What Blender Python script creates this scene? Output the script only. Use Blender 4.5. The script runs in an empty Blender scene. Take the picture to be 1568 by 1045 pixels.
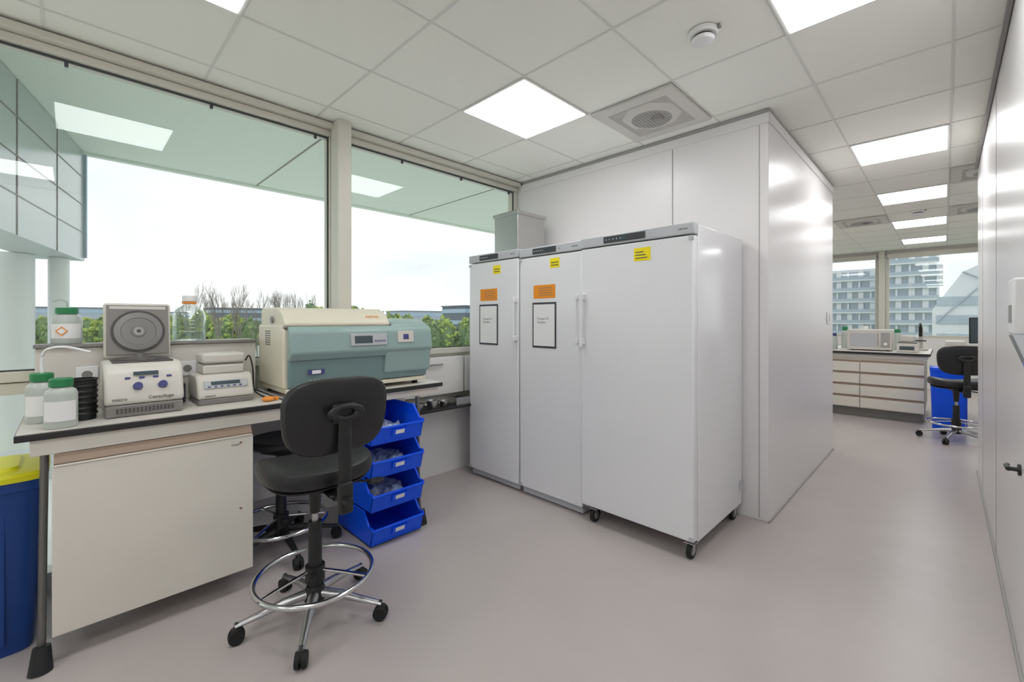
import bpy, bmesh, math, random
from mathutils import Vector, Matrix, Euler
random.seed(7)
S = bpy.context.scene
COL = S.collection
def lin(c):
    return tuple(((v/255)/12.92 if v/255 <= .04045 else ((v/255+.055)/1.055)**2.4) for v in c)
# ------------------------------------------------------------ materials
def mat(name, rgb, rough=.5, metal=0., var=.03, scale=6., emit=0., coat=0., bump=0., trans=0., spec=.5, dist=0.):
    m = bpy.data.materials.new(name); m.use_nodes = True
    nt = m.node_tree; b = nt.nodes['Principled BSDF']
    c = lin(rgb)
    tc = nt.nodes.new('ShaderNodeTexCoord')
    nz = nt.nodes.new('ShaderNodeTexNoise'); nz.inputs['Scale'].default_value = scale; nz.inputs['Detail'].default_value = 4; nz.inputs['Distortion'].default_value = dist
    nt.links.new(tc.outputs['Object'], nz.inputs['Vector'])
    mx = nt.nodes.new('ShaderNodeMix'); mx.data_type = 'RGBA'
    mx.inputs[6].default_value = (*[v*(1-var) for v in c], 1)
    mx.inputs[7].default_value = (*[min(1, v*(1+var)) for v in c], 1)
    nt.links.new(nz.outputs['Fac'], mx.inputs[0])
    nt.links.new(mx.outputs[2], b.inputs['Base Color'])
    b.inputs['Roughness'].default_value = rough
    b.inputs['Metallic'].default_value = metal
    b.inputs['Specular IOR Level'].default_value = spec
    if coat: b.inputs['Coat Weight'].default_value = coat; b.inputs['Coat Roughness'].default_value = .08
    if trans: b.inputs['Transmission Weight'].default_value = trans
    if emit:
        b.inputs['Emission Color'].default_value = (.985, .995, 1, 1); b.inputs['Emission Strength'].default_value = emit
    if bump:
        bp = nt.nodes.new('ShaderNodeBump'); bp.inputs['Strength'].default_value = bump; bp.inputs['Distance'].default_value = .01
        nt.links.new(nz.outputs['Fac'], bp.inputs['Height']); nt.links.new(bp.outputs['Normal'], b.inputs['Normal'])
    return m
def glassmat(name, tint, refl, base=.03, p=4.):
    m = bpy.data.materials.new(name); m.use_nodes = True; nt = m.node_tree; nt.nodes.clear()
    o = nt.nodes.new('ShaderNodeOutputMaterial'); t = nt.nodes.new('ShaderNodeBsdfTransparent'); g = nt.nodes.new('ShaderNodeBsdfGlossy')
    g.inputs['Roughness'].default_value = 0.0; g.inputs['Color'].default_value = (.95, 1, .97, 1)
    t.inputs['Color'].default_value = (*tint, 1)
    f = nt.nodes.new('ShaderNodeLayerWeight'); f.inputs['Blend'].default_value = .5
    pw = nt.nodes.new('ShaderNodeMath'); pw.operation = 'POWER'; pw.inputs[1].default_value = p
    nt.links.new(f.outputs['Facing'], pw.inputs[0])
    k = nt.nodes.new('ShaderNodeMath'); k.operation = 'MULTIPLY_ADD'; k.inputs[1].default_value = refl; k.inputs[2].default_value = base; k.use_clamp = True
    nt.links.new(pw.outputs[0], k.inputs[0])
    mx = nt.nodes.new('ShaderNodeMixShader'); nt.links.new(k.outputs[0], mx.inputs[0]); nt.links.new(t.outputs[0], mx.inputs[1]); nt.links.new(g.outputs[0], mx.inputs[2])
    nt.links.new(mx.outputs[0], o.inputs[0]); return m

M = dict(
 floor=mat('epoxy_floor', (188,179,176), .3, var=.09, scale=1.3, bump=.02, dist=1.5),
 ceil=mat('ceiling_tile', (248,248,240), .9, var=.012, scale=60),
 grid=mat('ceiling_tbar', (226,226,220), .5),
 wall=mat('wall_paint', (240,238,235), .55),
 panel=mat('coldroom_panel', (234,231,231), .3, coat=.0, var=.01, scale=2),
 joint=mat('joint_grey', (170,168,165), .6),
 frame=mat('window_frame_cream', (216,213,202), .4),
 framedk=mat('window_gasket', (70,72,70), .5),
 fridge=mat('fridge_enamel', (236,236,239), .2, var=.01, coat=.3),
 fridgegrey=mat('fridge_grey', (190,192,196), .35),
 dark=mat('dark_grey_plastic', (58,60,64), .45),
 black=mat('black_plastic', (28,29,30), .45, bump=.02, scale=40),
 vinyl=mat('black_vinyl', (30,30,32), .38, bump=.12, scale=70),
 rubber=mat('rubber', (22,22,22), .7),
 chrome=mat('chrome', (215,215,218), .12, 1.),
 alu=mat('brushed_aluminium', (190,190,192), .3, 1., scale=20),
 legm=mat('leg_grey_metal', (120,118,116), .4, .6),
 steel=mat('stainless_steel', (190,190,188), .28, 1., scale=12),
 lidm=mat('lid_metal_grey', (150,148,147), .35, .7),
 lam=mat('bench_laminate', (216,211,204), .4),
 lamf=mat('cabinet_front', (228,223,213), .35),
 edge=mat('bench_edge_black', (40,38,38), .5),
 brown=mat('handle_strip_brown', (150,128,110), .45),
 cream=mat('centrifuge_cream', (226,220,200), .4),
 teal=mat('centrifuge_teal', (150,175,172), .35),
 tealdk=mat('centrifuge_teal_dark', (118,144,144), .4),
 eqw=mat('equipment_white', (214,210,202), .4),
 eqg=mat('equipment_grey', (140,136,132), .4),
 eqd=mat('equipment_darkgrey', (84,80,78), .35),
 lcd=mat('lcd_display', (70,84,92), .2),
 blueb=mat('button_blue', (70,72,130), .4),
 bin=mat('blue_bin_plastic', (6,88,246), .35, spec=.4),
 bindk=mat('blue_waste_bin', (12,62,136), .4),
 yellow=mat('yellow_lid', (226,222,24), .4),
 ylab=mat('yellow_label', (252,232,0), .6),
 olab=mat('orange_label', (244,150,24), .6),
 white=mat('paper_white', (240,240,240), .7),
 green=mat('green_cap', (40,130,80), .4),
 plast=mat('translucent_plastic', (206,213,206), .3, trans=.2),
 orange=mat('orange_cap', (236,150,60), .4),
 soffit=mat('soffit_panel', (236,247,236), .5, var=.01),
 wing=mat('wing_cladding', (186,196,196), .2, .3),
 colm=mat('round_column', (236,240,240), .4),
 terrace=mat('terrace_paving', (244,246,244), .7),
 ground=mat('outdoor_ground', (152,168,160), .9, var=.3, scale=.05),
 leaf=mat('foliage', (162,180,96), .9, var=.45, scale=.5),
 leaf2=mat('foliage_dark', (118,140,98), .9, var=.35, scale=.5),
 bark=mat('bark', (150,142,136), .9),
 bldg=mat('building_wall', (176,184,196), .8, var=.1, scale=.2),
 bldgw=mat('building_white', (226,230,234), .7),
 bldgd=mat('building_dark', (110,118,130), .7),
 bglass=mat('building_glass', (168,192,212), .2),
 bglassp=mat('building_glass_pale', (176,190,200), .4),
 wrap=mat('clear_wrap', (190,205,235), .2, var=.3, scale=30),
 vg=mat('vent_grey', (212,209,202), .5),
 vgd=mat('vent_recess_shade', (184,181,174), .5),  # darker copy of the vent grey, paints shade into the tray recess
 light=mat('led_panel', (255,255,255), .5, emit=9.4),
)
M['glass'] = glassmat('window_glass', (.97,1.0,.98), .5, .055)
M['bottle'] = glassmat('clear_glass', (.84,.87,.86), .9, .09, 2.)
M['bag'] = glassmat('clear_plastic', (.92,.94,.96), .6, .06, 2.5)

# ------------------------------------------------------------ helpers
def group(name, loc=(0,0,0), rz=0):
    e = bpy.data.objects.new(name, None); COL.objects.link(e); e.location = loc; e.rotation_euler = (0,0,rz); e.empty_display_size = .1
    return e
def finish(bm, name, parent, m, bevel=0, smooth=False, seg=3, loc=None, rot=None):
    bmesh.ops.recalc_face_normals(bm, faces=bm.faces[:])
    me = bpy.data.meshes.new(name); bm.to_mesh(me); bm.free()
    me.materials.append(M[m] if isinstance(m, str) else m)
    ob = bpy.data.objects.new(name, me); COL.objects.link(ob)
    if parent: ob.parent = parent
    if loc is not None: ob.location = loc
    if rot is not None: ob.rotation_euler = rot
    if bevel:
        b = ob.modifiers.new('bevel', 'BEVEL'); b.width = bevel; b.segments = seg; b.limit_method = 'ANGLE'; b.angle_limit = .6
    if smooth or bevel:
        for p in me.polygons: p.use_smooth = True
        try:
            if not smooth or smooth == 'a':
                me.set_sharp_from_angle(angle=.6)
        except Exception: pass
    return ob
def box(parent, name, lo, hi, m, bevel=0, rot=None):
    c = [(a+b)/2 for a, b in zip(lo, hi)]; s = [abs(b-a) for a, b in zip(lo, hi)]
    bm = bmesh.new(); bmesh.ops.create_cube(bm, size=1)
    for v in bm.verts: v.co = Vector((v.co.x*s[0], v.co.y*s[1], v.co.z*s[2]))
    if bevel: bevel = min(bevel, min(s)*.45)
    return finish(bm, name, parent, m, bevel, loc=c, rot=rot)
def quad(parent, name, P, m):
    bm = bmesh.new(); bm.faces.new([bm.verts.new(p) for p in P]); return finish(bm, name, parent, m)
def prism(parent, name, poly, a, b, m, axis='y', bevel=0, smooth=False):
    bm = bmesh.new()
    def P(u, v, w):
        return {'y': (u, w, v), 'x': (w, u, v), 'z': (u, v, w)}[axis]
    A = [bm.verts.new(P(u, v, a)) for u, v in poly]; B = [bm.verts.new(P(u, v, b)) for u, v in poly]
    n = len(poly); bm.faces.new(A); bm.faces.new(B[::-1])
    for i in range(n): bm.faces.new((A[i], A[(i+1)%n], B[(i+1)%n], B[i]))
    return finish(bm, name, parent, m, bevel, smooth)
def rings(parent, name, R, m, smooth=True, cap=True, loc=None, rot=None):
    bm = bmesh.new(); V = [[bm.verts.new(p) for p in r] for r in R]; n = len(R[0])
    for a, b in zip(V, V[1:]):
        for i in range(n): bm.faces.new((a[i], a[(i+1)%n], b[(i+1)%n], b[i]))
    if cap: bm.faces.new(V[0][::-1]); bm.faces.new(V[-1])
    return finish(bm, name, parent, m, 0, 'a' if smooth else False, loc=loc, rot=rot)
def lathe(parent, name, prof, m, c=(0,0,0), n=28, rot=None):
    R = [[(max(r, .0004)*math.cos(2*math.pi*i/n), max(r, .0004)*math.sin(2*math.pi*i/n), z) for i in range(n)] for r, z in prof]
    return rings(parent, name, R, m, loc=c, rot=rot)
def cyl(parent, name, p, q, r, m, r2=None, n=20):
    p = Vector(p); q = Vector(q); d = q-p; L = d.length; r2 = r if r2 is None else r2
    ob = lathe(parent, name, [(0,0),(r,0),(r2,L),(0,L)], m, c=p, n=n)
    ob.rotation_euler = d.to_track_quat('Z', 'Y').to_euler(); return ob
def sweep(parent, name, pts, rad, m, n=10, up=(0,0,1)):
    pts = [Vector(p) for p in pts]; R = []
    for i, p in enumerate(pts):
        t = (pts[min(i+1, len(pts)-1)]-pts[max(i-1, 0)]).normalized()
        u = Vector(up)
        if abs(t.dot(u)) > .97: u = Vector((1,0,0))
        s = t.cross(u).normalized(); w = s.cross(t).normalized()
        rr = rad[i] if isinstance(rad, list) else rad
        a, b = rr if isinstance(rr, tuple) else (rr, rr)
        R.append([p + s*a*math.cos(2*math.pi*k/n) + w*b*math.sin(2*math.pi*k/n) for k in range(n)])
    return rings(parent, name, R, m)
def curvepts(P, k=6):
    P = [Vector(p) for p in P]; out = []
    for i in range(len(P)-1):
        a = P[max(i-1,0)]; b = P[i]; c = P[i+1]; d = P[min(i+2, len(P)-1)]
        for j in range(k):
            t = j/k; out.append(.5*((2*b)+(c-a)*t+(2*a-5*b+4*c-d)*t*t+(3*b-a-3*c+d)*t**3))
    out.append(P[-1]); return out
def torus(parent, name, c, R, r, m, n=48, k=10, rot=None, sy=1):
    bm = bmesh.new(); V = []
    for i in range(n):
        a = 2*math.pi*i/n
        V.append([bm.verts.new(((R+r*math.cos(2*math.pi*j/k))*math.cos(a), sy*(R+r*math.cos(2*math.pi*j/k))*math.sin(a), r*math.sin(2*math.pi*j/k))) for j in range(k)])
    for i in range(n):
        for j in range(k): bm.faces.new((V[i][j], V[(i+1)%n][j], V[(i+1)%n][(j+1)%k], V[i][(j+1)%k]))
    return finish(bm, name, parent, m, 0, True, loc=c, rot=rot)
def cushion(parent, name, w, d, t, m, fn=None, e=3.2, n=40):
    prof = [(.0,-.5),(.5,-.5),(.86,-.5),(.96,-.38),(1,-.1),(1,.12),(.97,.34),(.9,.47),(.78,.5),(.4,.44),(0,.4)]
    R = []
    for s, z in prof:
        s = max(s, .002); ring = []
        for i in range(n):
            a = 2*math.pi*i/n; ca, sa = math.cos(a), math.sin(a)
            x = math.copysign(abs(ca)**(2/e), ca)*w/2*s; y = math.copysign(abs(sa)**(2/e), sa)*d/2*s
            p = Vector((x, y, z*t)); ring.append(fn(p) if fn else p)
        R.append(ring)
    return rings(parent, name, R, m)
def text(parent, name, body, size, loc, rot, m):
    cu = bpy.data.curves.new(name, 'FONT'); cu.body = body; cu.size = size; cu.extrude = .0004; cu.materials.append(M[m])
    ob = bpy.data.objects.new(name, cu); COL.objects.link(ob); ob.parent = parent; ob.location = loc; ob.rotation_euler = rot; return ob
H = math.pi/2
CZ = 2.78
# ------------------------------------------------------------ room shell
box(None, 'floor', (-3.3,-3.1,-.1), (3.1,12.1,0), 'floor')
box(None, 'ceiling', (-3.3,-3.1,CZ), (3.1,12.1,CZ+.12), 'ceil')
XL = [-2.92+.59*i for i in range(0, 11)]
YL = [-2.69+.65*i for i in range(0, 23)]
g = group('trim_1')
for i, x in enumerate(XL):
    box(g, 'tbar_x_%d' % i, (x-.006,-3,CZ-.003), (x+.006,12,CZ-.0002), 'grid')
for i, y in enumerate(YL):
    box(g, 'tbar_y_%d' % i, (-3.2,y-.006,CZ-.0035), (3,y+.006,CZ-.0003), 'grid')
def lightpanel(x, y):
    p = group('ceiling_light_panel', (x, y, CZ-.004))
    box(p, 'frame', (.004,.004,-.006), (.586,.646,-.0005), 'grid')
    box(p, 'diffuser', (.02,.02,-.009), (.57,.63,-.0062), 'light')
gx = lambda i: -2.92+.59*i
for (x, y) in [(gx(1),1.86),(gx(1),-.09),(gx(1),-2.04),(gx(4),1.86),(gx(4),-.74),(gx(4),-2.69),(gx(4),4.46),(gx(4),6.41),(gx(4),8.36),(gx(4),10.31),(gx(1),6.41),(gx(1),9.01),(gx(7),6.41),(gx(7),9.01)]:  # panels behind the camera are unseen, added to even out the light
    lightpanel(x, y)
# walls
box(None, 'wall_right', (.21,-3,0), (.31,5.72,CZ), 'panel')
box(None, 'wall_return', (.31,5.62,0), (3,5.72,CZ), 'wall')
box(None, 'wall_right_far', (3,5.72,0), (3.1,12,CZ), 'wall')
box(None, 'wall_back', (-3.3,-3.1,0), (.31,-3,CZ), 'wall')
box(None, 'wall_left_far', (-3.3,3.4,0), (-3.2,12,CZ), 'wall')
g = group('trim_2')
for i, y in enumerate([3.75, 5.0]): box(g, 'joint_%d' % i, (.2085,y-.002,0.02), (.2098,y+.002,2.7), 'joint')
box(g, 'top_rail', (.195,-3,2.72), (.2095,5.72,2.775), 'frame', .004)
box(g, 'top_track', (.188,-3,2.705), (.205,5.72,2.717), 'eqg')
box(None, 'baseboard_right', (.2,-3,0.0005), (.2095,5.72,.014), 'joint')
# left window wall: sill wall
box(None, 'wall_left', (-3.3,.25,0), (-3.17,3.4,.60), 'wall')
g = group('windowsill')
box(g, 'board', (-3.19,1.88,.602), (-2.96,3.27,.622), 'edge', .004)
box(None, 'wall_left_spandrel', (-3.28,.25,.624), (-3.2,3.4,1.06), 'frame')
# lower glazing toward camera side
def window(name, y0, y1, z0=1.06, z1=2.72):
    p = group(name)
    quad(p, 'glass_pane', [(-3.2,y0+.03,z0+.04),(-3.2,y1-.03,z0+.04),(-3.2,y1-.03,z1-.02),(-3.2,y0+.03,z1-.02)], 'glass')
    box(p, 'frame_sill', (-3.27,y0,z0), (-3.16,y1,z0+.05), 'frame', .004)
    box(p, 'gasket_sill', (-3.199,y0+.03,z0+.05), (-3.192,y1-.03,z0+.058), 'framedk')
    box(p, 'frame_head', (-3.27,y0,z1-.03), (-3.16,y1,z1+.01), 'frame', .004)
    box(p, 'blind_rail', (-3.175,y0,z1+.012), (-3.11,y1,z1+.05), 'frame', .006)
    box(p, 'gasket_head', (-3.199,y0+.03,z1-.042), (-3.19,y1-.03,z1-.031), 'framedk')
    box(p, 'frame_side_a', (-3.27,y0,z0+.051), (-3.17,y0+.035,z1-.031), 'frame', .004)
    box(p, 'frame_side_b', (-3.27,y1-.035,z0+.051), (-3.17,y1,z1-.031), 'frame', .004)
    box(p, 'gasket_b', (-3.199,y1-.045,z0+.06), (-3.19,y1-.036,z1-.045), 'framedk')
    y = y0+.5
    while y < y1:
        box(p, 'clip', (-3.19,y,z1-.07), (-3.175,y+.015,z1-.045), 'dark'); y += .62
    return p
window('window_1', -3.0, 1.36); window('window_2', 1.42, 3.28)
g = group('window_3')
quad(g, 'glass_pane', [(-3.2,-2.97,.1),(-3.2,.24,.1),(-3.2,.24,1.0),(-3.2,-2.97,1.0)], 'glass')
box(g, 'frame_low', (-3.27,-3,0), (-3.17,.25,.1), 'frame')
box(g, 'frame_top', (-3.27,-3,1.0), (-3.17,.25,1.055), 'frame')
box(None, 'wall_left_header', (-3.3,-3,2.735), (-3.201,3.4,CZ), 'frame')
g = group('trim_3')
box(g, 'mullion_post', (-3.15,1.325,1.0), (-3.03,1.425,CZ), 'frame', .006)
box(g, 'mullion_back', (-3.27,1.362,1.0), (-3.151,1.418,2.73), 'frame')
# opening vent casement panels below window at the right
g = group('casement_panel')
box(g, 'panel_a', (-3.195,1.9,.70), (-3.15,2.55,1.03), 'wall', .006)
box(g, 'panel_b', (-3.195,2.57,.70), (-3.15,3.2,1.03), 'wall', .006)
cyl(g, 'handle', (-3.13,2.15,.97), (-3.13,2.3,.97), .008, 'alu')
cyl(g, 'handle_post_a', (-3.15,2.16,.97), (-3.125,2.16,.97), .006, 'alu'); cyl(g, 'handle_post_b', (-3.15,2.29,.97), (-3.125,2.29,.97), .006, 'alu')
# ------------------------------------------------------------ cold room
g = group('wall_coldroom')
box(g, 'body', (-3.19,3.29,0), (-.839,5.64,2.755), 'panel', .004)
for i, x in enumerate([-1.503]): box(g, 'joint_front_%d' % i, (x-.003,3.2865,.02), (x+.003,3.2899,2.68), 'joint')
box(g, 'corner_joint', (-.897,3.2865,.02), (-.893,3.2899,2.68), 'joint')
box(g, 'top_trim_front', (-3.1,3.28,2.685), (-.83,3.2895,2.75), 'panel', .002)
box(g, 'top_trim_side', (-.8385,3.28,2.685), (-.83,5.64,2.75), 'panel', .002)
box(g, 'shadow_gap_front', (-3.1,3.282,2.752), (-.835,3.30,2.7755), 'joint')
box(g, 'shadow_gap_side', (-.85,3.282,2.752), (-.833,5.64,2.7755), 'joint')
box(None, 'baseboard_coldroom', (-.8385,3.28,.0005), (-.83,5.64,.012), 'joint')
g = group('light_switch', (-.838,5.35,1.38)); box(g, 'plate', (.0005,-.04,-.06), (.014,.04,.06), 'white', .004); box(g, 'rocker', (.0145,-.022,-.03), (.019,.022,.03), 'eqw', .002)
# ------------------------------------------------------------ ceiling fittings
def smoke(x, y):
    g = group('smoke_detector', (x,y,CZ-.004))
    lathe(g, 'base', [(0,0),(.068,0),(.068,-.014),(.06,-.022),(0,-.022)], 'white'); lathe(g, 'slots', [(0,-.0225),(.045,-.0225),(.045,-.034),(0,-.034)], 'eqd'); lathe(g, 'cap', [(0,-.0345),(.052,-.0345),(.047,-.05),(.02,-.06),(0,-.061)], 'white')
    box(g, 'tab', (.068,-.01,-.012), (.082,.01,-.001), 'eqg')
smoke(-.845,2.19); smoke(-.25,7.75)
def vent(x, y):
    g = group('ceiling_air_vent', (x+.295, y+.325, CZ-.004))
    bm = bmesh.new()
    o = [(-.285,-.315),(.285,-.315),(.285,.315),(-.285,.315)]; i_ = [(-.21,-.23),(.21,-.23),(.21,.23),(-.21,.23)]
    vo = [bm.verts.new((a,b,-.018)) for a,b in o]; vi = [bm.verts.new((a,b,-.018)) for a,b in i_]; vt = [bm.verts.new((a,b,-.001)) for a,b in o]
    for k in range(4):
        bm.faces.new((vo[k],vo[(k+1)%4],vi[(k+1)%4],vi[k])); bm.faces.new((vo[k],vo[(k+1)%4],vt[(k+1)%4],vt[k]))
    finish(bm, 'tray_rim', g, 'vg')
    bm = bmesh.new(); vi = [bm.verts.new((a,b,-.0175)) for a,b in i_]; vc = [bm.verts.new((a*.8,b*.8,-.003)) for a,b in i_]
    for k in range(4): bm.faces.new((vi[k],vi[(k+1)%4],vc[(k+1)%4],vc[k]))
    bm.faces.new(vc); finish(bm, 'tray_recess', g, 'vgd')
    lathe(g, 'cone', [(0,-.004),(.205,-.0045),(.17,-.026),(0,-.026)], 'vg', n=8, rot=(0,0,math.pi/8))
    lathe(g, 'perforated_disc', [(0,-.0265),(.135,-.0265),(.13,-.032),(0,-.032)], 'joint', n=36)
    for k in range(11):
        w = math.sqrt(.122**2-(.022*(k-5))**2)
        box(g, 'slot_%d' % k, (-.004+.022*(k-5),-w,-.0335), (.004+.022*(k-5),w,-.0322), 'eqg')
    lathe(g, 'damper_knob', [(0,-.034),(.04,-.034),(.03,-.05),(0,-.054)], 'eqg', c=(.05,-.01,0))
vent(gx(2), 2.51); vent(gx(5), 5.76); vent(gx(5), 7.71); vent(gx(3), 7.71)
# ------------------------------------------------------------ fridges
def caster(p, x, y, r=.045, top=.1):
    box(p, 'caster_plate', (x-.03,y-.03,top-.006), (x+.03,y+.03,top-.0005), 'alu')
    cyl(p, 'caster_wheel', (x-.012,y+.0,r), (x+.012,y+.0,r), r, 'rubber')
    cyl(p, 'caster_hub', (x-.014,y+.0,r), (x+.014,y+.0,r), r*.6, 'alu')
    box(p, 'caster_fork_a', (x-.019,y-.016,r-.01), (x-.0145,y+.016,top-.006), 'alu', .002)
    box(p, 'caster_fork_b', (x+.0145,y-.016,r-.01), (x+.019,y+.016,top-.006), 'alu', .002)
def fridge(x0, x1, zt, z0, wheels, hs, yf=2.48, yb=3.26):
    w = x1-x0; p = group('laboratory_refrigerator', (x0, yf, 0))
    D = yb-yf
    box(p, 'cabinet', (0,.062,z0), (w,D,zt), 'fridge', .008)
    box(p, 'door', (.002,0,z0+.012), (w-.002,.055,zt-.072), 'fridge', .01)
    box(p, 'door_gasket', (.012,.052,z0+.02), (w-.012,.064,zt-.075), 'fridgegrey')
    box(p, 'control_fascia', (0,-.004,zt-.066), (w,.062,zt-.001), 'fridgegrey', .006)
    a, b = (w*.24, w*.62) 
    box(p, 'display', (a,-.0075,zt-.054), (b,-.0035,zt-.012), 'dark', .002)
    box(p, 'display_lcd', (a+(b-a)*.42,-.009,zt-.044), (a+(b-a)*.56,-.0074,zt-.022), 'lcd')
    for k in range(5): cyl(p, 'button_%d' % k, (a+.02+(b-a)*.08*k*1.1,-.0072,zt-.033), (a+.02+(b-a)*.08*k*1.1,-.009,zt-.033), .0045, 'fridgegrey', n=10)
    text(p, 'maker_mark', 'LabCool', .016, (w-.09,-.0045,zt-.038), (H,0,0), 'dark')
    cyl(p, 'lock', (b+.03,-.006,zt-.033), (b+.03,-.002,zt-.033), .008, 'alu', n=14)
    hx = w-.02 if hs > 0 else .028
    hz0, hz1 = 1.18, 1.55
    cyl(p, 'handle_bar', (hx,-.04,hz0), (hx,-.04,hz1), .008 if hs > 0 else .011, 'fridge')
    for k, z in enumerate((hz0+.035, hz1-.035)):
        box(p, 'handle_mount_%d' % k, (hx-.013,-.048,z-.022), (hx+.013,-.0005,z+.022), 'fridge', .006)
    for z in (z0+.03, zt-.09):
        box(p, 'hinge', ((0 if hs > 0 else w-.03),-.004,z-.012), ((.03 if hs > 0 else w),-.0002,z+.012), 'fridgegrey', .002)
    if wheels:
        for cx in (.085, w-.035):
            for cy in (.045, D-.08): caster(p, cx, cy, top=z0)
    else:
        box(p, 'plinth', (.015,.03,.012), (w-.015,D-.05,z0), 'fridgegrey')
        for cx in (.05, w-.05):
            for cy in (.06, D-.1): cyl(p, 'foot', (cx,cy,0), (cx,cy,.014), .018, 'dark')
    return p, w
f3, w3 = fridge(-1.765,-.995,1.91,.095,True,-1,yf=2.45)
box(f3, 'yellow_label', (.40,-.0012,1.72), (.51,-.0002,1.80), 'ylab')
for k in range(3): box(f3, 'label_text_%d' % k, (.41,-.0018,1.735+.018*k), (.49-.012*k,-.0012,1.741+.018*k), 'eqd')
box(f3, 'side_plug', (w3,.75,.2), (w3+.02,.79,.26), 'fridgegrey', .004)
f2, w2 = fridge(-2.372,-1.775,1.91,.05,False,1)
f1, w1 = fridge(-2.985,-2.382,1.92,.05,False,1)
for f, w in ((f2,w2),(f1,w1)):
    box(f, 'yellow_label', (.31,-.0012,1.74), (.40,-.0002,1.81), 'ylab')
    box(f, 'orange_label', (.15,-.0012,1.52), (.36,-.0002,1.62), 'olab')
    for k in range(4): box(f, 'label_text_%d' % k, (.20,-.0018,1.54+.018*k), (.34-.012*(k%2),-.0012,1.545+.018*k), 'brown')
    box(f, 'notice_frame', (.14,-.004,1.15), (.37,-.0002,1.49), 'dark', .003)
    box(f, 'notice_sheet', (.153,-.0052,1.165), (.357,-.004,1.475), 'white')
    text(f, 'notice_text', 'Freezer 01\nSamples', .026, (.19,-.0055,1.36), (H,0,0), 'eqg')
    for k in range(2): box(f, 'label_text_y%d' % k, (.32,-.0018,1.755+.02*k), (.39,-.0012,1.762+.02*k), 'eqd')
# steel box on top of left fridge
g = group('stainless_steel_box', (-2.97,2.77,1.922))
box(g, 'body', (0,0,0), (.30,.36,.40), 'steel', .006); box(g, 'lid_rim', (-.012,-.012,.372), (.312,.372,.405), 'steel', .004); box(g, 'lid_top', (.02,.02,.405), (.28,.34,.418), 'steel', .005)
# ------------------------------------------------------------ lab bench
g = group('lab_bench')
BZ = .92
def slab(p, tag, lo, hi):
    box(p, 'top_core_'+tag, (lo[0],lo[1],BZ-.03), (hi[0],hi[1],BZ-.003), 'edge', .004)
    box(p, 'top_laminate_'+tag, (lo[0]+.004,lo[1]+.004,BZ-.0032), (hi[0]-.006,hi[1]-.004,BZ), 'lam')
slab(g, 'a', (-3.13,-.15), (-2.50,.82)); slab(g, 'b', (-3.13,.83), (-2.53,1.86))
box(g, 'apron_a', (-3.0,-.11,.825), (-2.52,.80,BZ-.031), 'lamf', .003)
box(g, 'apron_b', (-3.0,.86,.84), (-2.56,1.84,BZ-.031), 'lamf', .003)
box(g, 'cabinet_carcass', (-3.0,-.045,.12), (-2.52,.65,.79), 'lamf', .003)
box(g, 'cabinet_door', (-2.519,-.05,.105), (-2.498,.655,.775), 'lamf', .003)
prism(g, 'grip_strip', [(-2.519,.78),(-2.50,.785),(-2.497,.79),(-2.515,.812),(-2.519,.824)], -.045, .65, 'brown')
box(g, 'grip_lip', (-2.512,-.045,.776), (-2.494,.65,.784), 'lamf', .002)
for k, z in enumerate((.748,.42)): cyl(g, 'lock_%d' % k, (-2.498,.60,z), (-2.494,.60,z), .006, 'brown')
text(g, 'door_label', 'kast', .02, (-2.4975,.56,.735), (H,0,H), 'eqg')
# legs
for i, (y, yb) in enumerate(((-.075,-.015),(1.655,1.655))):
    box(g, 'leg_post_%d' % i, (-3.06,yb-.015,.03), (-3.01,yb+.015,.84), 'legm', .005)
    sweep(g, 'leg_front_%d' % i, [(-2.545,y+.004,.84),(-2.54,y,.5),(-2.525,y-.002,.2),(-2.51,y-.004,.05)], (.013,.018), 'legm', n=12, up=(1,0,0))
    cyl(g, 'foot_front_%d' % i, (-2.48,y-.005,.0), (-2.495,y-.002,.09), .036, 'black', .026)
    cyl(g, 'foot_back_%d' % i, (-3.035,yb,.0), (-3.035,yb,.03), .022, 'black')
box(g, 'modesty_panel', (-3.02,.66,.25), (-3.0,1.84,.858), 'lam')
box(g, 'service_spine', (-3.14,-.115,BZ+.001), (-3.0,.80,1.225), 'lam', .004)
box(g, 'service_spine_top', (-3.145,-.12,1.226), (-2.985,.80,1.243), 'eqg', .003)
for y in (.02,.42,.62):
    box(g, 'socket', (-2.999,y,1.05), (-2.993,y+.08,1.13), 'white', .003)
    cyl(g, 'socket_hole', (-2.9935,y+.04,1.09), (-2.992,y+.04,1.09), .02, 'eqg')
# ------------------------------------------------------------ big centrifuge
g = group('benchtop_centrifuge', (-2.585,.83,BZ+.001))
L = .93
for x in (-.42,-.06):
    for y in (.06, L-.06): cyl(g, 'foot', (x,y,0), (x,y,.03), .02, 'rubber')
prism(g, 'base_tray', [(-.47,.025),(.0,.025),(.0,.05),(-.47,.05)], .01, L-.01, 'cream', bevel=.004)
prism(g, 'body', [(-.47,.05),(-.02,.05),(-.02,.38),(-.07,.41),(-.47,.41)], 0, L, 'cream', bevel=.012)
prism(g, 'front_lower', [(-.02,.05),(.0,.055),(.012,.15),(.004,.22),(-.02,.23)], .02, L, 'tealdk', bevel=.01)
prism(g, 'front_fascia', [(-.02,.22),(.015,.205),(.045,.25),(.03,.37),(.0,.40),(-.02,.40)], .02, L+.02, 'teal', bevel=.014)
prism(g, 'bulge', [(.0,.09),(.018,.10),(.03,.20),(.035,.25),(.0,.25)], .60, L+.015, 'teal', bevel=.012)
prism(g, 'lid', [(-.45,.405),(-.03,.395),(-.02,.415),(-.07,.475),(-.15,.51),(-.42,.515),(-.45,.50)], .01, .66, 'cream', bevel=.02)
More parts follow.
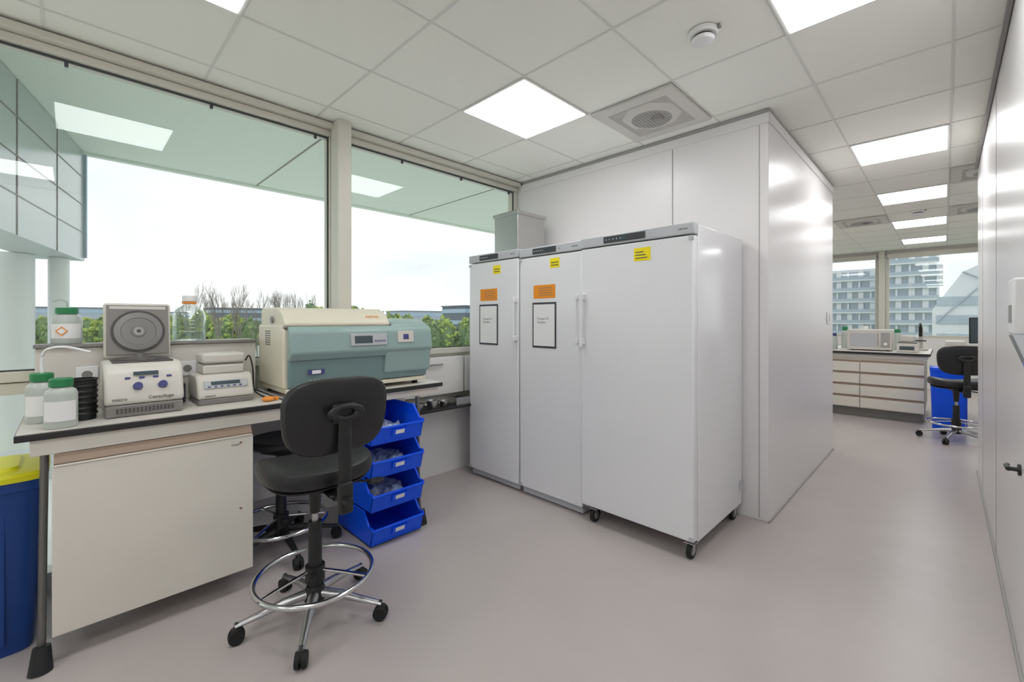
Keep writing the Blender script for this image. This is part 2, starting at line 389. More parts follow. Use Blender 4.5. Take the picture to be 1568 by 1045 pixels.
prism(g, 'lid_seam', [(-.455,.40),(-.01,.392),(-.01,.398),(-.455,.407)], .005, .665, 'eqg')
prism(g, 'console_top', [(-.45,.40),(.0,.385),(-.02,.415),(-.12,.445),(-.42,.45)], .665, L+.015, 'teal', bevel=.014)
box(g, 'control_panel', (.0365,.36,.28), (.044,.60,.355), 'fridgegrey', .003, rot=(0,-.12,0))
box(g, 'lcd', (.0405,.385,.295), (.0465,.50,.34), 'lcd', rot=(0,-.12,0))
for k in range(6): box(g, 'key_%d' % k, (.041,.515+.013*k,.30), (.0455,.523+.013*k,.312), 'blueb', rot=(0,-.12,0))
box(g, 'key_panel', (.034,.68,.29), (.0415,.80,.365), 'eqw', .003, rot=(0,-.12,0)); box(g, 'key_panel_mark', (.0385,.72,.31), (.0435,.76,.345), 'blueb', .002, rot=(0,-.12,0))
text(g, 'logo', 'ROTOR', .026, (-.045,.50,.452), (.86,0,H), 'olab')
text(g, 'type_text', 'ROTOR 460 R', .03, (.0125,.13,.075), (H-.0,0,H), 'eqw')
box(g, 'info_sticker', (.0225,.12,.125), (.024,.21,.155), 'blueb'); box(g, 'info_sticker_white', (.02,.14,.13), (.0255,.19,.15), 'white')
for k in range(7):
    for j in range(2): box(g, 'vent_slot', (-.33+.05*j,-.0012,.29+.013*k), (-.29+.05*j,.004,.296+.013*k), 'eqd')
cyl(g, 'wheel_knob', (-.22,-.002,.44), (-.22,.01,.44), .02, 'eqg')
# ------------------------------------------------------------ small centrifuge with open lid
g = group('microcentrifuge', (-2.62,.105,BZ+.001))
W = .285
prism(g, 'base', [(-.33,.0),(-.005,.0),(.0,.055),(-.33,.055)], .004, W-.004, 'eqg', bevel=.008)
for k in range(15): box(g, 'vent_%d' % k, (-.002,.04+.014*k,.018), (.0012,.048+.014*k,.04), 'eqd')
prism(g, 'housing', [(-.34,.056),(.002,.056),(.004,.09),(-.035,.19),(-.06,.225),(-.10,.24),(-.34,.24)], 0, W, 'eqw', bevel=.014)
ang = math.atan2(.039,.10)
def onface(z, off=0): return .004-.039*(z-.09)/.10+off
for k, y in enumerate((.115,.205)):
    z = .135; x = onface(z)
    cyl(g, 'knob_%d' % k, (x-.004,y,z-.002), (x+.016,y,z+.005), .019, 'blueb', .016)
for k in range(4):
    z = .172; box(g, 'button_%d' % k, (onface(z)-.003,.07+.05*k,z-.005), (onface(z)+.004,.09+.05*k,z+.005), 'blueb', .002, rot=(0,-ang,0))
box(g, 'lcd', (onface(.17)-.003,.10,.184), (onface(.17)+.001,.19,.20), 'lcd', rot=(0,-ang,0))
text(g, 'label', 'Centrifuge', .022, (.0055,.15,.075), (H,0,H), 'eqd'); text(g, 'label_left', 'micro', .022, (.0055,.025,.075), (H,0,H), 'eqd')
box(g, 'bowl_rim', (-.30,.03,.238), (-.09,W-.03,.245), 'eqd', .003)
lathe(g, 'rotor', [(0,.246),(.09,.246),(.085,.255),(.03,.262),(.012,.275),(0,.276)], 'eqd', c=(-.2,W/2,0))
lidg = bpy.data.objects.new('lid', None); COL.objects.link(lidg); lidg.parent = g; lidg.location = (-.31,W/2,.25); lidg.rotation_euler = (0,-.1,0)
box(lidg, 'lid_shell', (-.03,-.132,.0), (.0,.132,.275), 'eqw', .014)
box(lidg, 'lid_inner', (.0005,-.122,.012), (.008,.122,.264), 'eqg', .006)
box(lidg, 'lid_label_strip', (.008,-.11,.243), (.0095,.11,.258), 'eqw', .001)
cyl(lidg, 'lid_disc', (.008,0,.13), (.012,0,.13), .107, 'eqd', n=40)
lathe(lidg, 'lid_disc_inner', [(0,.012),(.098,.012),(.095,.0165),(.07,.018),(.068,.015),(.03,.015),(.028,.02),(0,.02)], 'lidm', c=(0,0,.13), n=40, rot=(0,H,0))
cyl(lidg, 'lid_hub', (.0201,0,.13), (.024,0,.13), .02, 'steel'); cyl(lidg, 'lid_hub_core', (.024,0,.13), (.026,0,.13), .009, 'eqd')
# ------------------------------------------------------------ thermal mixer
g = group('thermal_mixer', (-2.69,.455,BZ+.001))
W = .255
prism(g, 'base', [(-.25,0),(-.005,0),(0,.03),(-.25,.03)], .004, W-.004, 'eqg', bevel=.006)
prism(g, 'housing', [(-.255,.031),(.002,.031),(.0,.06),(-.04,.135),(-.065,.15),(-.255,.15)], 0, W, 'eqw', bevel=.01)
a2 = math.atan2(.04,.075)
box(g, 'control_strip', (-.022,.03,.08), (-.012,.225,.122), 'fridgegrey', .002, rot=(0,-a2,0))
box(g, 'lcd', (-.0205,.06,.099), (-.010,.19,.116), 'lcd', .001, rot=(0,-a2,0))
for k in range(6): box(g, 'button_%d' % k, (-.016,.045+.028*k,.086), (-.003,.057+.028*k,.093), 'blueb', .001, rot=(0,-a2,0))
box(g, 'block', (-.23,.035,.151), (-.07,W-.03,.2), 'eqw', .01)
box(g, 'block_gap', (-.225,.04,.201), (-.075,W-.035,.206), 'eqg')
box(g, 'block_lid', (-.235,.03,.207), (-.065,W-.025,.26), 'eqw', .014)
text(g, 'label', 'micro', .02, (.0035,.03,.04), (H,0,H), 'eqd')
# ------------------------------------------------------------ bottles
def bottle(x, y, z, r, h, cap, body='plast', spout=False, label=True, name='reagent_bottle'):
    p = group(name, (x,y,z+.001))
    lathe(p, 'body', [(0,0),(r*.94,0),(r,.008),(r,h*.68),(r*.9,h*.76),(r*.55,h*.83),(r*.5,h*.85),(r*.5,h*.88),(0,h*.88)], body)
    lathe(p, 'cap', [(r*.66,h*.83),(r*.74,h*.84),(r*.74,h*.98),(r*.66,h),(0,h)], cap)
    if label:
        n=16; R=[[],[]]
        for k,zz in enumerate((h*.15,h*.55)):
            R[k]=[((r+.001)*math.cos(-1.2+2.2*i/n), (r+.001)*math.sin(-1.2+2.2*i/n), zz) for i in range(n+1)]
        bm=bmesh.new(); A=[bm.verts.new(q) for q in R[0]]; B=[bm.verts.new(q) for q in R[1]]
        for i in range(n): bm.faces.new((A[i],A[i+1],B[i+1],B[i]))
        finish(bm,'label',p,'white',0,True)
    if spout:
        sweep(p, 'spout', curvepts([(0,0,h),(0,0,h+.06),(.01,.015,h+.10),(.03,.07,h+.11),(.05,.15,h+.085)]), .0055, 'white')
    return p
bottle(-2.575,-.025,BZ,.050,.20,'green')
bottle(-2.765,-.085,BZ,.050,.21,'green',spout=True)
b = bottle(-3.065,-.01,1.243,.056,.175,'green')
box(b, 'hazard_diamond', (.0575,-.034,.045), (.0585,-.002,.077), 'orange', rot=(.785,0,0)); box(b, 'hazard_center', (.0585,-.029,.050), (.0589,-.007,.072), 'white', rot=(.785,0,0))
sweep(b, 'spout', curvepts([(0,0,.17),(0,0,.20),(.0,-.02,.215),(0,-.05,.205)]), .004, 'plast')
g = group('black_beaker', (-2.71,.035,BZ+.001))
lathe(g, 'cup', [(0,0),(.05,0),(.052,.17),(.056,.175),(.056,.18),(.048,.18),(.046,.01),(0,.01)], 'black')
for k in range(6): lathe(g, 'rib_%d' % k, [(.051,.02+.024*k),(.055,.024+.024*k),(.055,.03+.024*k),(.051,.034+.024*k)], 'black')
p = group('glass_media_bottle', (-3.065,.48,1.244))
lathe(p, 'glass', [(0,0),(.072,0),(.077,.01),(.077,.14),(.066,.17),(.032,.198),(.028,.22),(0,.22)], 'bottle', n=32)
lathe(p, 'liquid', [(0,.006),(.07,.006),(.07,.05),(0,.05)], 'bag', n=32)
lathe(p, 'cap', [(0,.221),(.034,.221),(.034,.25),(.03,.254),(0,.254)], 'white'); lathe(p, 'pour_ring', [(.028,.205),(.035,.207),(.035,.219),(.028,.22)], 'orange')
for k in range(4): box(p, 'graduation_%d' % k, (.0775,-.012,.05+.02*k), (.078,.012,.053+.02*k), 'white')
g = group('power_adapter', (-2.92,.41,BZ+.001)); box(g, 'body', (-.04,-.015,0), (.04,.025,.10), 'dark', .006); box(g, 'sticker', (.0402,-.012,.02), (.0412,.02,.08), 'blueb')
g = group('power_cable', (0,0,0))
sweep(g, 'cable', curvepts([(-2.96,.735,1.12),(-2.90,.74,1.15),(-2.85,.745,1.08),(-2.84,.75,.96),(-2.80,.77,.928),(-2.70,.775,.926)]), .004, 'black')
g = group('orange_tape_roll', (-2.60,.755,BZ+.001)); torus(g, 'roll', (0,0,.012), .02, .011, 'orange', n=24); box(g, 'tag', (-.012,.03,.0), (.012,.05,.02), 'orange', .004)
# ------------------------------------------------------------ chair
def chair(loc, rz, name='lab_chair', back=True, seat_z=.70, round_seat=False, legang=None, legmat='alu', ringz=.20):
    p = group(name, loc, rz)
    A = legang or [math.radians(a) for a in (41.6,-30.4,-102.4,-174.4,113.6)]
    for i, a in enumerate(A):
        c, s = math.cos(a), math.sin(a)
        sweep(p, 'leg_%d' % i, [(.03*c,.03*s,.115),(.12*c,.12*s,.108),(.24*c,.24*s,.085),(.31*c,.31*s,.072)], [(.024,.022),(.021,.018),(.016,.012),(.014,.010)], legmat, n=12)
        cx, cy = .305*c, .305*s
        cyl(p, 'caster_stem_%d' % i, (cx,cy,.04), (cx,cy,.085), .008, 'dark', n=12)
        for sg in (-1,1):
            ox, oy = -s*.014*sg, c*.014*sg
            cyl(p, 'caster_wheel_%d' % i, (cx+ox*.35,cy+oy*.35,.032), (cx+ox*1.6,cy+oy*1.6,.032), .032, 'rubber', .029)
        lathe(p, 'caster_hood_%d' % i, [(0,.03),(.021,.03),(.022,.05),(.014,.066),(0,.068)], 'black', c=(cx,cy,0), n=14)
    lathe(p, 'hub', [(0,.085),(.045,.085),(.048,.10),(.042,.135),(.034,.15),(0,.15)], 'black')
    cyl(p, 'column_sleeve', (0,0,.13), (0,0,seat_z-.26), .03, 'black', .028)
    cyl(p, 'gas_spring', (0,0,seat_z-.26), (0,0,seat_z-.09), .014, 'alu')
    cyl(p, 'column_collar', (0,0,seat_z-.22), (0,0,seat_z-.085), .022, 'black', .03)
    torus(p, 'foot_ring', (0,0,ringz), .248, .0115, 'chrome', n=64)
    for k in range(3):
        a = .7+2*math.pi*k/3
        sweep(p, 'ring_spoke_%d' % k, [(.03*math.cos(a),.03*math.sin(a),ringz+.02),(.14*math.cos(a),.14*math.sin(a),ringz+.012),(.243*math.cos(a),.243*math.sin(a),ringz)], .008, 'chrome')
    lathe(p, 'ring_clamp', [(.031,ringz-.03),(.042,ringz-.03),(.042,ringz+.04),(.031,ringz+.04)], 'black')
    cyl(p, 'clamp_knob', (.03,-.02,ringz+.01), (.07,-.04,ringz+.01), .014, 'black')
    box(p, 'mechanism', (-.10,-.06,seat_z-.095), (.14,.06,seat_z-.045), 'black', .012)
    if round_seat:
        lathe(p, 'seat_pad', [(0,seat_z-.045),(.16,seat_z-.045),(.178,seat_z-.03),(.18,seat_z-.01),(.165,seat_z+.005),(0,seat_z-.002)], 'vinyl', n=40)
        return p
    def sf(v):
        q = Vector((v.x, v.y, v.z))
        q.z += .022*(v.y/.22)**2*(1 if v.z > 0 else .4) - (.03*max(0,-v.x/.22)**2.5)
        q.z += seat_z-.01; return q
    cushion(p, 'seat_pad', .45, .46, .08, 'vinyl', sf, e=2.9)
    cushion(p, 'seat_shell', .40, .41, .02, 'black', lambda v: Vector((v.x, v.y, v.z+seat_z-.055)), e=2.9)
    if back:
        def bf(v):
            y = v.x; zz = v.y; wf = 1+.06*(zz/.155)-.05*(zz/.155)**2
            y *= wf
            x = .265 - v.z - .45*y*y*1.3 + .10*zz - .25*zz*zz
            return Vector((x, y, seat_z+.262+zz))
        cushion(p, 'back_pad', .44, .32, .055, 'vinyl', bf, e=3.6)
        sweep(p, 'back_bar', curvepts([(.10,0,seat_z-.07),(.22,0,seat_z-.085),(.285,0,seat_z-.07),(.31,0,seat_z+.02),(.308,0,seat_z+.12),(.316,0,seat_z+.26)]), (.028,.010), 'black', n=12, up=(1,0,.01))
        box(p, 'bar_housing', (.296,-.030,seat_z-.13), (.328,.030,seat_z+.0), 'black', .012)
        torus(p, 'back_knob_loop', (.325,0,seat_z+.285), .024, .011, 'black', n=32, rot=(0,H,0), sy=2.3)
        box(p, 'back_plate', (.295,-.05,seat_z+.24), (.316,.05,seat_z+.32), 'black', .01)
        cyl(p, 'tension_knob', (.328,0,seat_z-.08), (.35,0,seat_z-.08), .022, 'black', .018)
    sweep(p, 'lever_rod', [(.06,.05,seat_z-.085),(.10,.14,seat_z-.09),(.13,.20,seat_z-.095)], .006, 'black')
    cushion(p, 'lever_paddle', .05, .075, .014, 'black', lambda v: Vector((v.x+.14, v.y+.225, v.z+seat_z-.098)))
    return p
chair((-2.05,.79,0), 0, seat_z=.70)
chair((-2.81,.885,0), .5, name='lab_stool', back=False, seat_z=.66, round_seat=True, legmat='black', ringz=.17)
chair((.09,7.0,0), -H+.25, seat_z=.66)
# ------------------------------------------------------------ blue picking bins
g = group('storage_bin_stack', (-2.385,1.25,0))
BW, BD, BH = .35, .47, .195
for i in range(4):
    z = .012+i*(BH+.004)
    t = .004
    side = [(-BD,z),(-.03,z),(.0,z+.10),(-.015,z+.115),(-.05,z+.115),(-.12,z+BH),(-BD,z+BH)]
    prism(g, 'side_a_%d' % i, side, 0, t, 'bin'); prism(g, 'side_b_%d' % i, side, BW-t, BW, 'bin')
    box(g, 'bottom_%d' % i, (-BD,0,z), (-.03,BW,z+t), 'bin')
    box(g, 'back_%d' % i, (-BD,0,z), (-BD+t,BW,z+BH), 'bin')
    prism(g, 'front_%d' % i, [(-.03,z),(.0,z+.10),(-.005,z+.102),(-.034,z+t)], 0, BW, 'bin')
    box(g, 'front_lip_%d' % i, (-.006,-.004,z+.094), (.008,BW+.004,z+.108), 'bin', .004)
    for yy in (-.006, BW-.006):
        box(g, 'side_rim_%d' % i, (-BD,yy,z+BH-.014), (-.12,yy+.012,z+BH), 'bin', .003)
        prism(g, 'slope_rim_%d' % i, [(-.055,z+.108),(-.045,z+.116),(-.115,z+BH),(-.13,z+BH-.006)], yy, yy+.012, 'bin')
        box(g, 'low_rim_%d' % i, (-.05,yy,z+.106), (.0,yy+.012,z+.118), 'bin', .003)
    box(g, 'label_holder_%d' % i, (-.0135,.13,z+.04), (-.0,.23,z+.085), 'bin', rot=(0,.29,0)); box(g, 'label_%d' % i, (-.006,.15,z+.052), (.0022,.21,z+.078), 'white', rot=(0,.29,0))
    if i in (1,2,3):
        bm = bmesh.new()
        nx = 14
        V = [[bm.verts.new((-.40+.34*a/nx, .03+.29*c/nx, z+.03+.035*random.random()+.02*math.sin(a*.8)*math.cos(c*.6))) for c in range(nx+1)] for a in range(nx+1)]
        for a in range(nx):
            for c in range(nx): bm.faces.new((V[a][c],V[a+1][c],V[a+1][c+1],V[a][c+1]))
        finish(bm, 'plastic_bags_%d' % i, g, 'wrap')
box(g, 'base_feet', (-BD+.02,.02,0), (-.05,BW-.02,.012), 'dark')
# ------------------------------------------------------------ waste bin with yellow lid
def wastebin(loc, sx, sy, h, lid, name='waste_bin', m='bindk'):
    p = group(name, loc)
    def rr(w, d, z, e=8, n=48):
        return [(math.copysign(abs(math.cos(2*math.pi*i/n))**(2/e), math.cos(2*math.pi*i/n))*w/2, math.copysign(abs(math.sin(2*math.pi*i/n))**(2/e), math.sin(2*math.pi*i/n))*d/2, z) for i in range(n)]
    rings(p, 'body', [rr(sx*.84,sy*.84,0), rr(sx*.86,sy*.86,.02), rr(sx*.97,sy*.97,h*.9), rr(sx*1.0,sy*1.0,h*.9+.003), rr(sx*1.0,sy*1.0,h*.955), rr(sx*.93,sy*.93,h*.955)], m)
    if lid:
        rings(p, 'lid', [rr(sx*1.03,sy*1.03,h*.957), rr(sx*1.03,sy*1.03,h*.985), rr(sx*.98,sy*.98,h), rr(sx*.7,sy*.7,h+.004), rr(sx*.66,sy*.66,h+.016), rr(sx*.2,sy*.2,h+.018)], 'yellow')
        box(p, 'lid_handle', (-.06,-.02,h+.018), (.06,.02,h+.03), 'yellow', .006)
    for yy in (-.12,0,.12): box(p, 'rib', (sx*.455,yy-.008,.05), (sx*.478,yy+.008,h*.88), m, .004)
    return p
wastebin((-2.855,-.310,0), .39, .48, .735, True)
# ------------------------------------------------------------ bowls on sill
for (y, r, h) in ((1.99,.05,.055),(2.125,.055,.065),(2.245,.042,.045)):
    g = group('metal_bowl', (-3.035,y,.623)); lathe(g, 'bowl', [(0,0),(r*.7,0),(r,h),(r*1.05,h),(r*1.05,h+.003),(r*.95,h+.002),(r*.66,.004),(0,.004)], 'steel')
g = group('metal_tray', (-3.035,2.44,.623))
box(g, 'base', (-.05,-.10,0), (.05,.10,.003), 'steel')
for nm, lo, hi in (('s1',(-.055,-.10,0),(-.05,.10,.065)),('s2',(.05,-.10,0),(.055,.10,.065)),('s3',(-.055,-.105,0),(.055,-.10,.065)),('s4',(-.055,.10,0),(.055,.105,.065))): box(g, nm, lo, hi, 'steel')
# ------------------------------------------------------------ right wall items
g = group('glove_dispenser', (.2095,2.2,1.25))
box(g, 'holder', (-.05,0,.06), (0,.15,.25), 'white', .008)
prism(g, 'clear_tray', [(-.05,.06),(0,.06),(0,-.06),(-.012,-.06)], .0, .15, 'bag', axis='y')
box(g, 'slot', (-.0515,.03,.1), (-.0502,.12,.16), 'eqg')
g = group('door_handle', (.2095,2.60,.775))
cyl(g, 'rose', (0,0,0), (-.008,0,0), .022, 'black'); cyl(g, 'neck', (-.006,0,0), (-.035,0,0), .008, 'black'); sweep(g, 'lever', curvepts([(-.033,-.01,0),(-.035,.04,0),(-.03,.08,-.004)]), .008, 'black')
# ------------------------------------------------------------ far lab
g = group('lab_island_bench')
Y0 = 7.72
box(g, 'top_core', (-3.0,Y0,.885), (-.13,Y0+1.5,.917), 'edge', .004); box(g, 'top_laminate', (-2.996,Y0+.004,.9168), (-.134,Y0+1.496,.92), 'lam')
box(g, 'apron', (-2.95,Y0+.04,.83), (-.16,Y0+1.46,.884), 'lamf')
for i in range(4):
    x1 = -.19-.66*i; x0 = x1-.65
    for k in range(4):
        z0 = .14+.165*k
        box(g, 'drawer_%d_%d' % (i,k), (x0,Y0+.03,z0), (x1,Y0+.055,z0+.135), 'lamf', .003)
        box(g, 'drawer_grip_%d_%d' % (i,k), (x0,Y0+.035,z0+.137), (x1,Y0+.05,z0+.158), 'brown')
box(g, 'carcass', (-2.83,Y0+.056,.13), (-.19,Y0+1.44,.83), 'lamf')
box(g, 'plinth', (-2.8,Y0+.15,0), (-.22,Y0+1.3,.13), 'eqg')
g = group('desk')
box(g, 'top', (-.02,8.2,.86), (1.9,9.0,.89), 'lam', .003); box(g, 'top_edge', (-.024,8.19,.861), (1.9,8.199,.889), 'edge')
for x in (.03,1.84): box(g, 'leg', (x-.025,8.25,0), (x+.025,8.95,.859), 'alu', .005)
wastebin((.03,7.72,0), .34, .36, .80, False, m='bin')
g = group('microwave_oven', (-1.02,8.0,.921))
box(g, 'case', (0,0,.012), (.50,.38,.30), 'eqw', .01); box(g, 'door_window', (.03,-.003,.06), (.32,-.0002,.25), 'fridgegrey', .002); box(g, 'keypad', (.38,-.003,.05), (.48,-.0002,.26), 'joint', .002)
cyl(g, 'dial', (.43,-.003,.1), (.43,-.02,.1), .02, 'white'); cyl(g, 'door_bar', (.35,-.03,.06), (.35,-.03,.25), .006, 'alu')
for x in (.05,.45):
    for y in (.05,.33): cyl(g, 'foot', (x,y,0), (x,y,.0125), .014, 'rubber')
g = group('benchtop_shaker', (-.47,7.92,.921))
box(g, 'base', (0,0,0), (.22,.26,.12), 'eqw', .012); box(g, 'deck', (.01,.01,.125), (.21,.25,.14), 'eqg', .004); box(g, 'head', (.03,.08,.14), (.18,.24,.22), 'eqw', .012); box(g, 'panel', (.03,-.002,.03), (.18,-.0002,.08), 'lcd')
for i, (x, y, h) in enumerate(((-1.35,8.5,.3),(-1.42,8.1,.22),(-1.28,8.75,.18),(-.75,8.7,.28),(-.62,8.85,.22),(-.5,8.6,.3),(-.3,9.05,.2),(-1.2,8.15,.24),(-1.12,8.6,.33),(-.9,8.9,.34))):
    bottle(x, y, .92, .05, h, ('white','blueb','green')[i%3], label=False)
g = group('microscope', (-.25,8.65,.921))
box(g, 'foot', (-.08,-.1,0), (.08,.1,.03), 'eqw', .01); sweep(g, 'arm', curvepts([(0,.08,.03),(0,.1,.15),(0,.06,.28),(0,-.02,.31)]), .025, 'eqw'); cyl(g, 'tube', (0,-.03,.2), (0,-.05,.34), .02, 'black'); cyl(g, 'eyepiece', (0,-.05,.33), (0,-.11,.38), .014, 'black'); box(g, 'stage', (-.06,-.1,.13), (.06,.04,.145), 'black', .003)
g = group('computer_monitor', (.50,8.55,.891))
box(g, 'foot', (-.12,-.08,0), (.12,.1,.015), 'black', .005); cyl(g, 'stand', (0,.03,.015), (0,.03,.2), .02, 'black'); box(g, 'screen_case', (-.27,-.01,.15), (.27,.02,.50), 'black', .008); box(g, 'screen', (-.255,-.0115,.165), (.255,-.0102,.485), 'lcd')
g = group('desk_printer', (.0,8.4,.891)); box(g, 'body', (0,0,0), (.2,.3,.18), 'eqw', .015); box(g, 'slot', (.02,-.002,.05), (.18,-.0003,.08), 'eqd'); box(g, 'tray', (.02,-.06,.02), (.18,-.003,.03), 'eqg')
chair((.75,7.75,0), H+.3, seat_z=.6)
# far window wall
box(None, 'wall_far_low', (-3.2,11.9,0), (3,12.0,1.0), 'wall')
box(None, 'wall_far_header', (-3.2,11.9,2.70), (3,12,CZ), 'wall')
def fwin(name, x0, x1):
    p = group(name)
    quad(p, 'glass_pane', [(x0+.04,11.95,1.04),(x1-.04,11.95,1.04),(x1-.04,11.95,2.66),(x0+.04,11.95,2.66)], 'glass')
    box(p, 'frame_b', (x0,11.9,1.001), (x1,12,1.05), 'frame'); box(p, 'frame_t', (x0,11.9,2.65), (x1,12,2.699), 'frame')
    box(p, 'frame_l', (x0,11.9,1.051), (x0+.05,12,2.649), 'frame'); box(p, 'frame_r', (x1-.05,11.9,1.051), (x1,12,2.649), 'frame')
    box(p, 'blind_box', (x0+.02,11.82,2.62), (x1-.02,11.898,2.72), 'frame', .01)
fwin('window_4', -3.2, -.99); fwin('window_5', -.87, 1.3); fwin('window_6', 1.3, 3.0)
g = group('trim_4'); box(g, 'post', (-.98,11.78,0), (-.88,12,2.779), 'frame', .006)
# ------------------------------------------------------------ exterior
g = group('roof_overhang')
box(g, 'soffit', (-5.8,-6,2.957), (-3.31,14,3.2), 'soffit')
box(g, 'fascia_edge', (-5.86,-6,2.93), (-5.801,14,3.3), 'soffit')
for i, y in enumerate((-2.6,-.52,1.56,3.64,5.7)): box(g, 'seam_%d' % i, (-5.8,y-.008,2.953), (-3.32,y+.008,2.9565), 'eqg')
g = group('terrace')
box(g, 'paving', (-8.0,-8,-.25), (-3.31,14,-.05), 'terrace')  # balcony floor, made extra pale to bounce light up onto the soffit
# slanted wing
g = group('facade_wing')
a = Vector((-3.6,-.42,0)); b_ = Vector((-5.85,.10,0)); dn = (b_-a).normalized(); nn = Vector((dn.y,-dn.x,0)); 
if nn.y > 0: nn = -nn
def wq(name, s0, s1, z0, z1, off, th, m):
    P0 = a+dn*s0+nn*off; P1 = a+dn*s1+nn*off; P2 = P1+nn*th; P3 = P0+nn*th
    prism(g, name, [(P0.x,P0.y),(P1.x,P1.y),(P2.x,P2.y),(P3.x,P3.y)], z0, z1, m, axis='z')
Lw = (b_-a).length
wq('cladding', 0, Lw, 1.92, 2.95, 0, .35, 'wing')
for i in range(1,4): wq('joint_h_%d' % i, 0, Lw, 1.92+.26*i, 1.928+.26*i, -.004, .003, 'eqg')
for i in range(1,3): wq('joint_v_%d' % i, Lw*i/3, Lw*i/3+.01, 1.92, 2.95, -.004, .003, 'eqg')
wq('end_glazing', Lw-.03, Lw, 1.95, 2.93, -.02, .018, 'bglass')
g = group('round_column', (-5.6,-.36,-.05)); lathe(g, 'shaft', [(0,0),(.15,0),(.15,1.968),(0,1.968)], 'colm', n=32); lathe(g, 'collar', [(.151,0),(.18,0),(.18,.1),(.151,.12)], 'colm')
g = group('round_column', (-5.7,-.07,-.05)); lathe(g, 'shaft', [(0,0),(.07,0),(.07,1.968),(0,1.968)], 'colm', n=24); lathe(g, 'collar', [(.071,0),(.09,0),(.09,.1),(.071,.12)], 'colm')
box(None, 'outdoor_ground', (-600,-500,-9.6), (-8.5,500,-9.2), 'ground')
box(None, 'outdoor_ground_far', (-8.4,14,-9.6), (300,500,-9.2), 'ground')
# row of trees: each crown is a cloud of small leaf tufts on an ellipsoid, with a trunk (one merged mesh)
def template(fn):
    b = bmesh.new(); fn(b); b.verts.index_update(); v = [x.co.copy() for x in b.verts]; f = [[q.index for q in y.verts] for y in b.faces]; b.free(); return v, f
T1 = template(lambda b: bmesh.ops.create_icosphere(b, subdivisions=1, radius=1))
T2 = template(lambda b: bmesh.ops.create_icosphere(b, subdivisions=2, radius=1))
TC = template(lambda b: bmesh.ops.create_cone(b, segments=8, radius1=.3, radius2=.2, depth=6, cap_ends=True))
VV = []; FF = []; MI = []
def put(T, fn, mi):
    o = len(VV); VV.extend([fn(v) for v in T[0]]); FF.extend([[q+o for q in f] for f in T[1]]); MI.extend([mi]*len(T[1]))
def crown(x, y, top, w, mi):
    h = (top+9.2)*.72; cz = top-h/2
    for k in range(80):
        u = random.uniform(-.5,1); t = random.uniform(0,6.283); q = math.sqrt(max(0,1-u*u))*random.uniform(.75,1.05)
        r = random.uniform(.14,.32)*w*.8; P = Vector((x+w*q*math.cos(t), y+w*q*math.sin(t), cz+u*h/2*random.uniform(.85,1)))
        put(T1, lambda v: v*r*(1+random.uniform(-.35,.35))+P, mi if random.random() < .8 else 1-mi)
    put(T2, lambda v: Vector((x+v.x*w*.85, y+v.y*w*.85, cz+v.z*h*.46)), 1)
    put(TC, lambda v: v+Vector((x, y, -6.2)), 2)
for i in range(70):
    t = i/69; x = -158+72*t+random.uniform(-4,4); y = -18+82*t+random.uniform(-3,3)
    crown(x, y, 1.7+1.0*math.sin(i*1.7)+random.uniform(-.8,.9), random.uniform(1.6,2.6), 0 if i%3 else 1)
for i in range(30):
    t = i/29; x = -78+34*t+random.uniform(-1.5,1.5); y = 30+36*t+random.uniform(-1.5,1.5)
    crown(x, y, 2.7+1.5*math.sin(t*9+1.2)+random.uniform(-.9,.7), random.uniform(1.2,2.0), 0 if i%4 else 1)
me = bpy.data.meshes.new('tree_row'); me.from_pydata([tuple(v) for v in VV], [], FF)
for k in ('leaf','leaf2','bark'): me.materials.append(M[k])
me.polygons.foreach_set('material_index', MI); me.update()
COL.objects.link(bpy.data.objects.new('tree_row', me))
# bare trees
bm = bmesh.new()
def branch(p, d, L, r, lev):
    q = p+d*L; s = d.cross(Vector((0,0,1)) if abs(d.z)<.95 else Vector((1,0,0))).normalized(); w = s.cross(d)
    A = [bm.verts.new(p+(s*math.cos(t)+w*math.sin(t))*r) for t in (0,2.09,4.19)]; B = [bm.verts.new(q+(s*math.cos(t)+w*math.sin(t))*r*.65) for t in (0,2.09,4.19)]
    for k in range(3): bm.faces.new((A[k],A[(k+1)%3],B[(k+1)%3],B[k]))
    if lev:
        for k in range(3 if lev>1 else 4):
            nd = (d+Vector((random.uniform(-.35,.35),random.uniform(-.35,.35),random.uniform(.1,.5)))).normalized(); branch(p+d*L*random.uniform(.5,1), nd, L*.7, r*.6, lev-1)
for i in range(10):
    t = i/9; branch(Vector((-100+13*t+random.uniform(-1,1), 17+15*t+random.uniform(-1,1), -9.2)), Vector((0,0,1)), random.uniform(6.3,7.6), .15, 4)
finish(bm, 'bare_trees', None, 'bark')
def building(name, x0, y0, x1, y1, z1, m, floors=3):
    p = group(name); box(p, 'mass', (x0,y0,-9.2), (x1,y1,z1), m)
    h = (z1+9.2)/floors
    for k in range(floors): box(p, 'window_band_%d' % k, (x0-.1,y0-.1,-9.2+h*k+h*.45), (x1+.1,y1+.1,-9.2+h*k+h*.8), 'bglass')
    box(p, 'parapet', (x0-.3,y0-.3,z1), (x1+.3,y1+.3,z1+.4), 'bldgd')
building('distant_building', -290,-14,-270,20,6.5,'bldg',4); building('distant_building', -300,24,-282,44,5.0,'bldgw'); building('distant_building', -280,50,-262,80,7.2,'bldgd',4); building('distant_building', -250,96,-235,130,6,'bldgw')
building('distant_building', -120,88,-108,116,5.6,'bldgd',4); building('distant_building', -100,84,-94,92,7.4,'bldg',4); building('distant_building', -250,140,-230,190,6.5,'bldg')
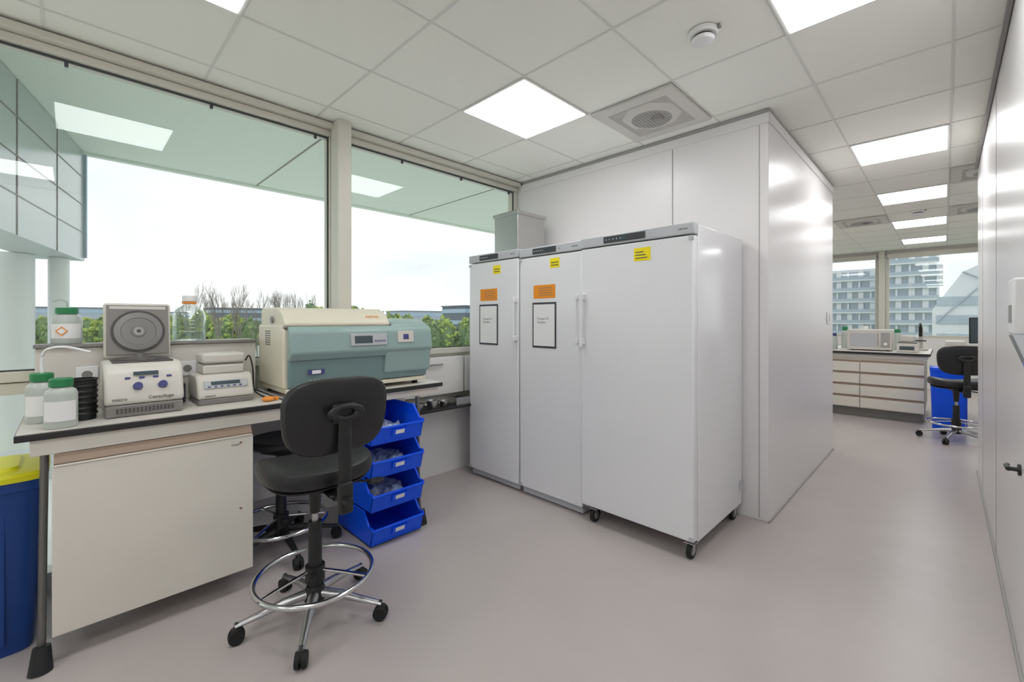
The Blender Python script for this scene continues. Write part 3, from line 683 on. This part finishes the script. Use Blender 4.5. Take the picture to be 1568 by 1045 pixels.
# apartment block at far window
g = group('apartment_building')
for (x0,x1,y,zt,tag) in ((-32,-13,150,15,'a'),(-12,-1,142,19,'b')):
    box(g, 'mass_'+tag, (x0,y,-9.2), (x1,y+12,zt), 'bldgw'); z = -8.5; k = 0
    while z < zt-2:
        box(g, 'glazing_%s_%d' % (tag,k), (x0+.2,y-.1,z+.8), (x1-.2,y-.01,z+2.5), 'bglassp'); box(g, 'balcony_%s_%d' % (tag,k), (x0,y-1.2,z+.0), (x1,y-.1,z+.3), 'bldgw'); box(g, 'balustrade_%s_%d' % (tag,k), (x0,y-1.2,z+.3), (x1,y-1.15,z+1.1), 'bglassp')
        xx = x0+1; j = 0
        while xx < x1:
            box(g, 'pier', (xx,y-.6,z+.3), (xx+(1.1 if (j+k)%3 else .4),y-.1,z+2.9), 'bldgw'); xx += 2.4; j += 1
        z += 2.9; k += 1
g = group('office_building')
prism(g, 'gable', [(-1.5,-9.2),(16,-9.2),(16,6),(9,13),(2,9),(-1.5,3)], 100, 115, 'bldgw', axis='y')
for k in range(5): box(g, 'band_%d' % k, (-1.0,99.8,-8+3*k-.3), (15,99.99,-6.9+3*k), 'bglassp')
sweep(g, 'brace_a', [(-1,99.7,1),(9,99.7,12.5)], .12, 'bldg', n=4); sweep(g, 'brace_b', [(2,99.7,9),(15,99.7,1)], .12, 'bldg', n=4)
# ------------------------------------------------------------ world + camera
w = bpy.data.worlds.new('overcast_sky'); S.world = w; w.use_nodes = True
nt = w.node_tree; bg = nt.nodes['Background']
tc = nt.nodes.new('ShaderNodeTexCoord'); nz = nt.nodes.new('ShaderNodeTexNoise'); nz.inputs['Scale'].default_value = 2.2; nz.inputs['Detail'].default_value = 5
mp = nt.nodes.new('ShaderNodeMapping'); mp.inputs['Scale'].default_value = (1,1,3)
cr = nt.nodes.new('ShaderNodeValToRGB'); cr.color_ramp.elements[0].position = .3; cr.color_ramp.elements[0].color = (.75,.79,.82,1); cr.color_ramp.elements[1].position = .68; cr.color_ramp.elements[1].color = (1,1,1,1)
nt.links.new(tc.outputs['Generated'], mp.inputs[0]); nt.links.new(mp.outputs[0], nz.inputs['Vector']); nt.links.new(nz.outputs['Fac'], cr.inputs[0]); nt.links.new(cr.outputs[0], bg.inputs[0])
bg.inputs[1].default_value = 1.25
cam = bpy.data.cameras.new('camera'); co = bpy.data.objects.new('camera', cam); COL.objects.link(co)
co.location = (0,0,1.36); co.rotation_euler = (H,0,math.radians(44.7))
cam.sensor_width = 36; cam.lens = 670/1568*36; cam.shift_y = -(522.5-490)/1568; cam.clip_start = .02; cam.clip_end = 2000
S.camera = co
S.view_settings.view_transform = 'Standard'
